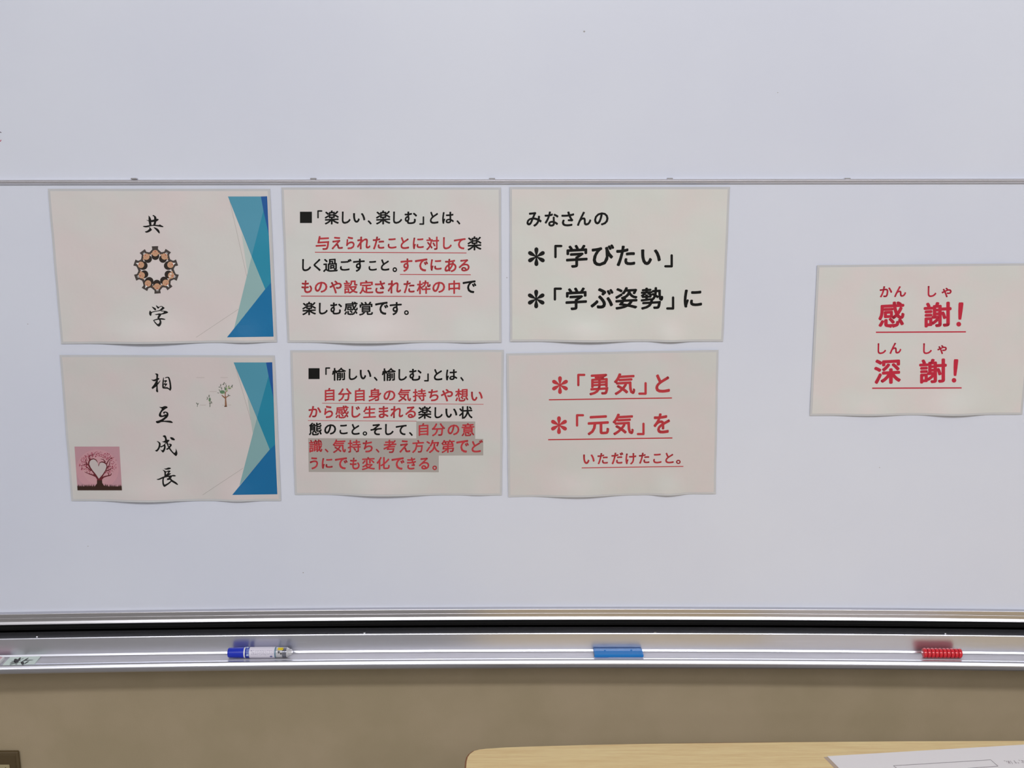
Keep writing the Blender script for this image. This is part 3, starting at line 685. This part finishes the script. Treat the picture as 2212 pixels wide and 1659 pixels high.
s5.text([('か', 288, 595, 407, 702), ('ら', 435, 592, 518, 708), ('感', 540, 590, 665, 712), ('じ', 690, 595, 775, 705), ('生', 800, 595, 920, 708), ('ま', 945, 595, 1037, 708), ('れ', 1055, 595, 1175, 708), ('る', 1195, 598, 1295, 708)], *a, RD)
s5.text([('楽', 1315, 595, 1440, 715), ('し', 1468, 605, 1545, 710), ('い', 1570, 618, 1682, 705), ('状', 1698, 595, 1825, 715)], *a, BK)
s5.under(282, 730, 1300, 737, 4.5, *a, RD)
s5.text([('態', 292, 750, 412, 870), ('の', 435, 765, 547, 862), ('こ', 578, 768, 655, 860), ('と', 690, 762, 767, 865), ('。', 795, 832, 838, 872), ('そ', 868, 762, 975, 868), ('し', 1005, 762, 1085, 868), ('て', 1105, 770, 1208, 868), ('、', 1230, 838, 1265, 875)], *a, BK)
s5.text([('自', 1320, 755, 1412, 875), ('分', 1443, 755, 1568, 878), ('の', 1590, 768, 1702, 868), ('意', 1722, 755, 1842, 878)], *a, RD)
s5.text([('識', 292, 908, 418, 1030), ('、', 440, 995, 475, 1030), ('気', 515, 908, 638, 1035), ('持', 655, 910, 778, 1032), ('ち', 795, 916, 890, 1030), ('、', 918, 995, 952, 1032), ('考', 990, 910, 1112, 1035), ('え', 1140, 915, 1242, 1032), ('方', 1260, 912, 1370, 1035), ('次', 1390, 912, 1515, 1035), ('第', 1532, 910, 1658, 1035), ('で', 1672, 912, 1790, 1032), ('ど', 1815, 912, 1922, 1030)], *a, RD)
s5.text([('う', 300, 1075, 378, 1188), ('に', 412, 1083, 515, 1182), ('で', 535, 1075, 655, 1188), ('も', 675, 1078, 768, 1190), ('変', 788, 1072, 910, 1195), ('化', 925, 1072, 1050, 1192), ('で', 1065, 1075, 1187, 1192), ('き', 1210, 1075, 1295, 1190), ('る', 1322, 1078, 1420, 1190), ('。', 1448, 1152, 1492, 1195)], *a, RD)

# ---- sheet 3
s3 = Sheet([(1101, 404), (1577, 404), (1562, 738), (1102, 738)], 'laminated sheet with three lines of black writing, two starred', 3, [(.12, .62, .005, .12), (.64, .86, .0035, .10)], (0, 4, 2))
a = (1090, 390, 4.337)
s3.text([('み', 205, 295, 347, 432), ('な', 375, 290, 505, 432), ('さ', 532, 290, 652, 430), ('ん', 678, 292, 812, 425), ('の', 838, 298, 974, 420)], *a, BK)
s3.text([('＊', 218, 625, 378, 802), ('「', 465, 602, 542, 728), ('学', 575, 602, 778, 818), ('び', 815, 598, 1027, 802), ('た', 1045, 610, 1224, 802), ('い', 1278, 645, 1464, 792), ('」', 1495, 690, 1577, 815)], *a, BK, r=.040)
s3.text([('＊', 217, 1022, 375, 1198), ('「', 460, 1002, 538, 1125), ('学', 570, 1002, 772, 1215), ('ぶ', 805, 1008, 1020, 1200), ('姿', 1037, 998, 1245, 1210), ('勢', 1275, 998, 1487, 1210), ('」', 1513, 1085, 1590, 1210), ('に', 1678, 1022, 1850, 1190)], *a, BK, r=.040)

# ---- sheet 6
s6 = Sheet([(1094, 764), (1552, 756), (1546, 1067), (1098, 1074)], 'laminated sheet with three underlined lines of red writing, two starred', 6, [(.10, .60, .0045, .12), (.66, .88, .004, .11)], (-6, -4, -4))
a = (1090, 740, 4.337)
s6.text([('＊', 440, 315, 598, 482), ('「', 680, 292, 757, 410), ('勇', 795, 292, 972, 495), ('気', 1025, 288, 1224, 492), ('」', 1252, 370, 1332, 490), ('と', 1412, 298, 1549, 470)], *a, RD, r=.040)
s6.under(415, 536, 1568, 519, 11, *a, RD)
s6.text([('＊', 432, 690, 587, 858), ('「', 668, 670, 745, 788), ('元', 778, 680, 980, 868), ('気', 1012, 666, 1210, 868), ('」', 1238, 750, 1312, 868), ('を', 1395, 663, 1550, 852)], *a, RD, r=.040)
s6.under(408, 910, 1572, 894, 11, *a, RD)
s6.text([('い', 735, 1048, 844, 1138), ('た', 870, 1035, 968, 1140), ('だ', 1000, 1028, 1112, 1140), ('け', 1132, 1035, 1234, 1142), ('た', 1258, 1032, 1357, 1135), ('こ', 1392, 1040, 1470, 1132), ('と', 1505, 1032, 1584, 1132), ('。', 1606, 1098, 1650, 1138)], *a, RD)
s6.under(722, 1174, 1675, 1160, 8, *a, RD)

# ---- sheet 7
s7 = Sheet([(1765.5, 573), (2230, 571), (2222, 897), (1749.5, 898)], 'laminated sheet hung apart at the right, two large underlined crimson words', 7, [(.10, .48, .0030, .10), (.50, .86, .0045, .12)], (0, 2, 2), rect=.303)
a = (1700, 540, 4.320)
s7.text([('か', 865, 338, 982, 442), ('ん', 1000, 338, 1112, 440), ('し', 1313, 335, 1394, 440), ('ゃ', 1443, 352, 1537, 442)], *a, DR)
s7.text([('感', 853, 480, 1097, 727), ('謝', 1275, 482, 1537, 724), ('！', 1580, 490, 1647, 715)], *a, DR, r=.043)
s7.under(830, 768, 1670, 764, 12, *a, DR)
s7.text([('し', 845, 870, 925, 972), ('ん', 957, 866, 1067, 970), ('し', 1270, 870, 1352, 972), ('ゃ', 1403, 888, 1492, 972)], *a, DR)
s7.text([('深', 813, 1022, 1062, 1250), ('謝', 1233, 1012, 1492, 1247), ('！', 1538, 1020, 1599, 1238)], *a, DR, r=.043)
s7.under(795, 1290, 1630, 1287, 12, *a, DR)

# ------------------------------------------------------------------ marks on the board
pr = Print(); pr.line([(-26, 282), (-8, 284), (0, 285), (3, 286.5)], 2.2, 1.2); pr.line([(-14, 276), (-16, 300)], 2.4)
o = pr.build('marker_stroke', mat('black_marker_line', (.05, .02, .06, 1), .4), wb, lambda x, y: on_board(x, y, .0003)); o['label'] = 'black end of a pen stroke at the left'
pr = Print(); pr.line([(-22, 306), (-6, 306.5), (1, 305), (2.4, 302)], 2.0, 1.5)
o = pr.build('marker_stroke', mat('red_marker_line', (.55, .04, .13, 1), .4), wb, lambda x, y: on_board(x, y, .0003)); o['label'] = 'red end of a pen stroke at the left'
pr = Print()
for x, y, r in ((1262, 68, 1.8), (655, 1237, 1.1), (1095, 600, .9), (1540, 1000, .8), (190, 1180, .8), (1680, 200, .9), (1565, 1316, 1.4), (2010, 1317, 1.2), (60, 700, .8), (1900, 1010, .8)):
    pr.ellipse(x, y, r * 1.3, r, 0, 8)
o = pr.build('ink_specks', mat('faint_grey_specks', RGB(150, 148, 150), .5), wb, lambda x, y: on_board(x, y, .0003)); o['kind'] = 'stuff'

# ------------------------------------------------------------------ things in the tray
def lathe(name, prof, x0, yc, zc, mt, parent=None, n=28, yaw=0.0, smooth=True):
    vs, fs = [], []; k = len(prof)
    for i, (x, r) in enumerate(prof):
        for j in range(n):
            t = 2 * math.pi * j / n
            xx, yy = x, r * math.cos(t)
            vs.append((x0 + xx * math.cos(yaw) - yy * math.sin(yaw), yc + xx * math.sin(yaw) + yy * math.cos(yaw), zc + r * math.sin(t)))
    for i in range(k - 1):
        for j in range(n):
            a = i * n + j; b = i * n + (j + 1) % n; fs.append((a, b, b + n, a + n))
    fs.append(tuple(range(n))[::-1]); fs.append(tuple((k - 1) * n + j for j in range(n)))
    o = pydata(name, vs, fs, mt, parent, smooth)
    if smooth and hasattr(o.data, 'set_sharp_from_angle'): o.data.set_sharp_from_angle(angle=0.7)
    return o

# blue marker pen
pL = on_level([495], [1419], ZO)[0]; pR = on_level([632], [1419], ZO)[0]
mx0, mx1 = float(pL[0]), float(pR[0]); ml = mx1 - mx0; rb = 0.0079
my = board_y(mx0, 0.0515); mz = ZO + rb; ya = math.atan2(board_y(mx1, .0515) - my, ml) - 0.012
pen = thing('marker_pen', 'blue-capped whiteboard marker with printed white barrel lying in the tray', 'marker', (mx0 + ml / 2, my, ZO))
blue = mat('blue_plastic', RGB(22, 44, 172), 0.32)
U = ml / 138.0
def lp(name, pts, mt, par=pen): return lathe(name, [(x * U, r) for x, r in pts], mx0, my, mz, mt, par, yaw=ya)
lp('cap', [(0, rb * .80), (1.2, rb * .88), (3, rb * .9), (33, rb * .95), (35, rb * .95)], blue)
lp('white_ring', [(35, rb * .97), (38, rb * 1.0)], mat('white_plastic', RGB(226, 226, 234), .35))
lp('blue_band', [(38, rb * .99), (47, rb * .99)], mat('blue_label_print', RGB(36, 50, 150), .35))
barrel = lp('barrel', [(47, rb * 1.0), (100, rb * 1.0), (101.5, rb * .99)], mat('printed_label', RGB(206, 202, 216), .35))
lp('teal_ring', [(101.5, rb * .98), (104.5, rb * .98)], mat('teal_band', RGB(90, 120, 140), .35))
lp('clear_end', [(104.5, rb * .95), (128, rb * .92), (129.5, rb * .80), (132, rb * .76), (133, rb * .62), (136.5, rb * .58), (138, rb * .48)], mat('clear_tail', RGB(178, 178, 184), .12, spec=.8, coat=.5))
lp('ink_window', [(118, rb * .945), (127, rb * .93)], mat('ink_window_grey', RGB(120, 122, 134), .15, metal=.6))
def on_pen(px, py):
    v = rays(px, py); out = []
    ax = np.array([math.cos(ya), math.sin(ya), 0]); c = np.array([mx0, my, mz]); o0 = np.array([0, 0, CZ]); R_ = rb * 1.012
    for d_ in v:
        d_ = d_ / np.linalg.norm(d_); w_ = o0 - c
        dp = d_ - ax * d_.dot(ax); wp = w_ - ax * w_.dot(ax)
        A_, B_, C_ = dp.dot(dp), 2 * dp.dot(wp), wp.dot(wp) - R_ * R_
        disc = max(0, B_ * B_ - 4 * A_ * C_); t = (-B_ - math.sqrt(disc)) / (2 * A_); out.append(o0 + d_ * t)
    return np.array(out)
g = lambda x, y: (440 + x / 8.508, 1340 + y / 8.508)
rnd = random.Random(3)
pr = Print()
for yy in (560, 585, 612, 632):
    x = 880
    while x < 1290:
        l = rnd.uniform(8, 22); pr.line([g(x, yy + rnd.uniform(-6, 6)), g(x + l, yy + rnd.uniform(-6, 6))], .7); x += l + rnd.uniform(8, 22)
pr.line([g(862, 560), g(892, 560)], 1.3)
pr.build('fine_print', ink(122, 120, 150), barrel, on_pen)
pr = Print(); pr.poly([g(x, y) for x, y in ((1372, 500), (1468, 500), (1456, 548), (1355, 545))]); pr.build('yellow_label', ink(222, 196, 30), pen, on_pen)
pr = Print()
for x in (1385, 1412, 1440): pr.line([g(x + 8, 506), g(x - 8, 542)], 1.2)
pr.build('label_print', ink(70, 60, 20), pen, on_pen)
pr = Print(); pr.ellipse(*g(1378, 585), 2.4, 2.8, 0, 10); pr.ellipse(*g(1418, 612), 1.8, 2.2, 0, 10); pr.build('emblem', ink(60, 60, 66), pen, on_pen)
pr = Print(); pr.ellipse(*g(1240, 665), 3.0, 1.6, 0, 10); pr.build('emblem', ink(104, 108, 160), barrel, on_pen)
pr = Print()
for y_ in (535, 560, 590, 615): pr.line([g(782, y_), g(835, y_ + 2)], 1.0)
pr.ellipse(*g(805, 500), 3, 1.6, 0, 10); pr.ellipse(*g(802, 642), 3, 1.8, 0, 10)
pr.build('band_print', ink(170, 190, 226), pen, on_pen)

# blue bar magnet
bl = mat('sky_blue_plastic', RGB(8, 110, 184, .74), 0.38)
bld = mat('navy_magnet_base', RGB(16, 56, 132), 0.5)
a0 = on_level([1284], [1421], ZO)[0]; a1 = on_level([1390], [1421], ZO)[0]
bx0, bx1 = float(a0[0]), float(a1[0]); byf = board_y(.16, 0.0600); byb = board_y(.16, 0.0385)
mg = thing('bar_magnet', 'flat rectangular sky-blue bar magnet in the tray', 'magnet', ((bx0 + bx1) / 2, (byf + byb) / 2, ZO))
box('magnet_base', bx0 + .0008, bx1 - .0008, byf + .0004, byb - .0004, ZO, ZO + .0014, bld, mg)
bm = bmesh.new(); pf = [(byf, ZO + .0014), (byf, ZO + .0042), (byf + .0010, ZO + .0052), (byf + .0085, ZO + .0060), (byf + .0090, ZO + .0056), (byf + .0100, ZO + .0060), (byf + .0178, ZO + .0056), (byb - .0008, ZO + .0050), (byb, ZO + .0040), (byb, ZO + .0014)]
cols = []
for x, k_ in ((bx0, .0), (bx0 + .0006, .0), (bx1 - .0025, .0), (bx1, .0)):
    cols.append([bm.verts.new((x, y if 0 else y, z - (.0007 if x in (bx0, bx1) and z > ZO + .003 else 0))) for y, z in pf])
for c0, c1 in zip(cols, cols[1:]):
    for j in range(len(pf)): bm.faces.new((c0[j], c0[(j + 1) % len(pf)], c1[(j + 1) % len(pf)], c1[j]))
bm.faces.new(cols[0]); bm.faces.new(cols[-1][::-1]); bmesh.ops.recalc_face_normals(bm, faces=bm.faces)
me = bpy.data.meshes.new('magnet_cover'); bm.to_mesh(me); bm.free(); link('magnet_cover', me, bl, mg)
for xx in (bx0 + .0165, bx1 - .0165):
    cyl('stud', (xx, byf + .0125, ZO + .0060), (0, -.1, 1), .0016, .0008, bl, mg, 12, .0003)

# ten round red magnets standing on edge, side by side
redp = mat('red_plastic', RGB(196, 22, 40), 0.22, coat=.6, spec=.6)
a0 = on_level([1996], [1424], ZO)[0]; a1 = on_level([2079], [1424], ZO)[0]
rx0, rx1 = float(a0[0]), float(a1[0]); rr = 0.0070; pitch = (rx1 - rx0) / 10
ordn = ['leftmost', 'second from the left', 'third from the left', 'fourth from the left', 'fifth from the left', 'fifth from the right', 'fourth from the right', 'third from the right', 'second from the right', 'rightmost']
for k in range(10):
    xa = rx0 + pitch * k; dd = .0525
    y_ = board_y(xa, dd)
    t = thing('round_magnet', 'round red plastic magnet, %s of the ten in the tray row' % ordn[k], 'magnet', (xa, y_, ZO), 'round red magnets in a row')
    lathe('magnet_cover', [(0, rr * .80), (pitch * .08, rr * .92), (pitch * .35, rr * 1.0), (pitch * .62, rr * 1.0), (pitch * .84, rr * .90)], xa, y_, ZO + rr, redp, t, 24, -.02)
    lathe('magnet_core', [(pitch * .84, rr * .72), (pitch * .97, rr * .72)], xa, y_, ZO + rr, M['alu_dark'], t, 20, -.02)

# white name card with brush writing, lying in the tray
def quad_plate(name, px, z, th, mt, parent):
    P = on_level([p[0] for p in px], [p[1] for p in px], z + th)
    vs = [(p[0], p[1], z + th) for p in P] + [(p[0], p[1], z) for p in P]
    return pydata(name, vs, [(0, 1, 2, 3), (7, 6, 5, 4), (0, 4, 5, 1), (1, 5, 6, 2), (2, 6, 7, 3), (3, 7, 4, 0)], mt, parent), vs
cpx = [(22, 1419.2), (88, 1417.2), (74.5, 1433.6), (6, 1435.8)]
P = on_level([p[0] for p in cpx], [p[1] for p in cpx], ZO)
cardt = thing('name_card', 'small pale card with black brush writing lying at the tray\'s left end', 'card', tuple(map(float, P.mean(0))))
quad_plate('card', cpx, ZO + .0001, .0010, mat('pale_card', RGB(192, 206, 200), .4), cardt)
pr = Print(); g = lambda pts: smooth_loop([(x / 22.12, 1400 + y / 22.12) for x, y in pts], 2)
for p in ([(690, 520), (780, 510), (850, 540), (930, 460), (1010, 460), (960, 540), (1000, 570), (900, 620), (850, 700), (700, 700), (660, 620)],
          [(1010, 520), (1140, 475), (1110, 500), (1020, 530)], [(560, 620), (700, 600), (690, 620), (560, 640)], [(480, 710), (640, 655), (780, 660), (640, 690), (500, 725)], [(460, 790), (560, 740), (800, 690), (1020, 650), (1200, 540), (1340, 465), (1360, 485), (1200, 600), (1060, 660), (860, 690), (680, 740), (480, 795)],
          [(1200, 590), (1300, 560), (1570, 560), (1560, 575), (1400, 590), (1220, 600)], [(990, 680), (1080, 650), (1150, 690), (1140, 760), (1050, 780), (1010, 740)], [(1160, 740), (1280, 650), (1390, 620), (1350, 660), (1200, 750)], [(700, 770), (780, 735), (840, 740), (800, 770)]):
    pr.poly(g(p))
pr.build('brush_writing', mat('card_ink', (.01, .01, .01, 1), .5), cardt, lambda x, y: on_level(x, y, ZO + .0013))
P = on_level([-14], [1430], ZO)[0]
pk = thing('eraser_block', 'pink rounded block cut off by the left edge of view, beside the card', 'eraser', (float(P[0]), float(P[1]), ZO))
Pr = on_level([6.5], [1430], ZO)[0]
w_ = float(Pr[0] - P[0])
box('block', P[0] - .016, P[0] + w_ - .0015, P[1] - .0105, P[1] + .0070, ZO, ZO + .006, mat('pink_rubber', RGB(196, 158, 166), .5), pk, .003, 3)
box('white_edge', P[0] + w_ - .0030, P[0] + w_, P[1] - .0095, P[1] + .0062, ZO, ZO + .0055, mat('white_edge_plastic', RGB(205, 203, 205), .4), pk, .0012, 2)

# ------------------------------------------------------------------ socket on the wall
brown = mat('dark_brown_plate', RGB(66, 54, 34, .5), .4); cream = mat('cream_insert', RGB(128, 118, 90, .5), .45)
A = on_wall([42.5, 47.5], [1619.5, 1659], WY); B = on_wall([0, 25], [1648, 1646], WY)
xr, zt = float(A[0][0]), float(A[0][2])
so = thing('wall_socket', 'dark brown wall plate with cream insert, low at the left of the wall', 'socket', (xr - .035, WY, zt - .06))
box('plate', xr - .070, xr, WY - .0060, WY, zt - .120, zt, brown, so, .0025, 2)
box('inner_frame', xr - .0655, xr - .0045, WY - .0072, WY - .0050, zt - .1155, zt - .0045, mat('inner_brown_plate', RGB(62, 50, 30, .5), .45), so, .001, 1)
xi = float(B[1][0]); zi = float(B[1][2])
ins = box('insert', xi - .0235, xi, WY - .0085, WY - .0065, zi - .066, zi, cream, so, .0008, 1)
for zz in (zi - .0045, zi - .030):
    for dx in (.0060, .0175):
        box('slot', xi - dx - .0008, xi - dx + .0008, WY - .0088, WY - .0080, zz - .008, zz, M['rubber'], ins)

# ------------------------------------------------------------------ desk
ZT = CZ - 0.76
wood = mat('light_wood_laminate', (1, 1, 1, 1), 0.42, spec=.35)
nt = wood.node_tree; N = nt.nodes; L_ = nt.links; b = N['Principled BSDF']
tc = N.new('ShaderNodeTexCoord'); mp = N.new('ShaderNodeMapping'); mp.inputs['Scale'].default_value = (2.2, 34, 20); L_.new(tc.outputs['Object'], mp.inputs[0])
n1 = N.new('ShaderNodeTexNoise'); n1.inputs['Scale'].default_value = 5.5; n1.inputs['Detail'].default_value = 8; n1.inputs['Roughness'].default_value = .65; L_.new(mp.outputs[0], n1.inputs['Vector'])
mp2 = N.new('ShaderNodeMapping'); mp2.inputs['Scale'].default_value = (30, 420, 50); L_.new(tc.outputs['Object'], mp2.inputs[0])
n2 = N.new('ShaderNodeTexNoise'); n2.inputs['Scale'].default_value = 2; n2.inputs['Detail'].default_value = 3; L_.new(mp2.outputs[0], n2.inputs['Vector'])
ad = N.new('ShaderNodeMath'); ad.operation = 'MULTIPLY_ADD'; ad.inputs[1].default_value = .35; L_.new(n2.outputs['Fac'], ad.inputs[0]); L_.new(n1.outputs['Fac'], ad.inputs[2])
cr = N.new('ShaderNodeValToRGB'); cr.color_ramp.elements[0].position = .45; cr.color_ramp.elements[1].position = .88
cr.color_ramp.elements[0].color = RGB(202, 173, 124, .72); cr.color_ramp.elements[1].color = RGB(220, 196, 148, .72)
L_.new(ad.outputs[0], cr.inputs[0]); L_.new(cr.outputs[0], b.inputs['Base Color'])
edge_px = [(1046, 1617.0), (1090, 1614.0), (1150, 1611.8), (1270, 1608.3), (1400, 1605.4), (1550, 1603.3), (1700, 1602.0), (1950, 1600.6), (2212, 1600.0)]
E_ = on_level([p[0] for p in edge_px], [p[1] for p in edge_px], ZT)
crn = on_level([1004.5, 1007, 1012, 1021, 1032], [1644, 1635, 1628, 1621.5, 1618.6], ZT)
lft = on_level([1003.2], [1659], ZT)[0]
dl = (lft - crn[0]); dl /= np.linalg.norm(dl)
loop = [crn[0] + dl * .62] + [crn[0] + dl * .3] + list(crn) + list(E_)
ed = E_[-1] - E_[-2]; ed /= np.linalg.norm(ed)
loop += [E_[-1] + ed * .35, E_[-1] + ed * .62 + np.array([0, -.03, 0]), E_[-1] + ed * .65 + np.array([0, -.60, 0])]
loop = [(float(p[0]), float(p[1])) for p in loop]
cxy = np.mean(np.array(loop), 0)
desk = thing('desk', 'pale wood-grain desk in the foreground at lower right', 'desk', (float(cxy[0]), float(cxy[1]), 0))
n = len(loop); th = .024
def scaled(e): return [(x + (cxy[0] - x) / math.hypot(cxy[0] - x, cxy[1] - y) * e, y + (cxy[1] - y) / math.hypot(cxy[0] - x, cxy[1] - y) * e) for x, y in loop]
vs = [(x, y, ZT) for x, y in scaled(.0022)] + [(x, y, ZT - th) for x, y in scaled(.0022)]
pydata('desktop', vs, [tuple(range(n)), tuple(range(n, 2 * n))[::-1]] + [(i, (i + 1) % n, n + (i + 1) % n, n + i) for i in range(n)], wood, desk)
so_ = scaled(0.0); si = scaled(.0022)
vs = [(x, y, ZT - .0006) for x, y in so_] + [(x, y, ZT - th - .0005) for x, y in so_] + [(x, y, ZT - th - .0005) for x, y in si] + [(x, y, ZT - .0006) for x, y in si]
fs = []
for i in range(n):
    j = (i + 1) % n
    for a_ in range(4):
        b_ = (a_ + 1) % 4; fs.append((a_ * n + i, a_ * n + j, b_ * n + j, b_ * n + i))
pydata('edge_band', vs, fs, mat('brown_edge_band', RGB(120, 78, 44), .5), desk)
steel = mat('grey_desk_leg', (.35, .35, .36, 1), .35, metal=.6)
lx = [loop[0][0] + .06, loop[-1][0] - .06]
for x in lx:
    for y in (loop[0][1] + .06, 1.17): box('leg', x - .015, x + .015, y - .015, y + .015, 0, ZT - th, steel, desk, .003, 1)

# clear sleeve and printed sheet on the desk
T0 = on_level([1787, 2212, 1812.5], [1633.2, 1608.2, 1659], ZT + .001)
e1 = T0[1] - T0[0]; e1 /= np.linalg.norm(e1); e2 = T0[2] - T0[0]; e2 /= np.linalg.norm(e2)
e2 = e2 - e1 * (e2.dot(e1)) * 0.0
def flat(name, o_, w_, h_, z, th_, mt, par):
    P_ = [o_, o_ + e1 * w_, o_ + e1 * w_ + e2 * h_, o_ + e2 * h_]
    vs = [(p[0], p[1], z + th_) for p in P_] + [(p[0], p[1], z) for p in P_]
    return pydata(name, vs, [(0, 1, 2, 3), (7, 6, 5, 4), (0, 4, 5, 1), (1, 5, 6, 2), (2, 6, 7, 3), (3, 7, 4, 0)], mt, par)
c_ = T0[0] + e1 * .15 + e2 * .1
fd = thing('clear_folder', 'clear plastic folder edge showing under the paper on the desk', 'folder', (float(c_[0]), float(c_[1]), ZT))
flat('sleeve', T0[0] - e1 * .0052 + e2 * .001, .310, .215, ZT, .0004, mat('clear_plastic_sleeve', RGB(196, 176, 160), .25, alpha=.7), fd)
dc = thing('document', 'white printed paper with an outlined box lying on the desk', 'paper', (float(c_[0]), float(c_[1]), ZT + .0006))
flat('paper', T0[0], .297, .210, ZT + .0006, .0003, mat('white_paper', (.95, .92, .935, 1), .6), dc)
pr = Print(); bx = [(1937, 1659.5), (1930, 1654), (2140, 1641.2), (2156, 1655), (2090, 1659.5)]
for p, q_ in zip(bx, bx[1:]): pr.line([p, q_], .9)
pr.build('box_outline', ink(130, 122, 128, .8), dc, lambda x, y: on_level(x, y, ZT + .0011))
pr = Print()
for x0, y0, x1, y1 in ((1170, 550, 1230, 575), (1280, 560, 1335, 640), (1370, 560, 1420, 700), (1400, 570, 1440, 700), (1440, 580, 1500, 720), (1500, 560, 1560, 660), (1590, 650, 1620, 730),
                       (1690, 530, 1740, 640), (1740, 600, 1800, 700), (1790, 640, 1830, 690), (1880, 650, 1960, 690), (1930, 515, 1990, 560), (2050, 540, 2200, 570), (2080, 640, 2220, 665), (2100, 590, 2190, 600)):
    pr.line([(2120 + x0 / 24.04, 1620 + y0 / 24.04), (2120 + x1 / 24.04, 1620 + y1 / 24.04)], 1.0)
pr.build('blurred_print', ink(160, 150, 154, .8), dc, lambda x, y: on_level(x, y, ZT + .0011))
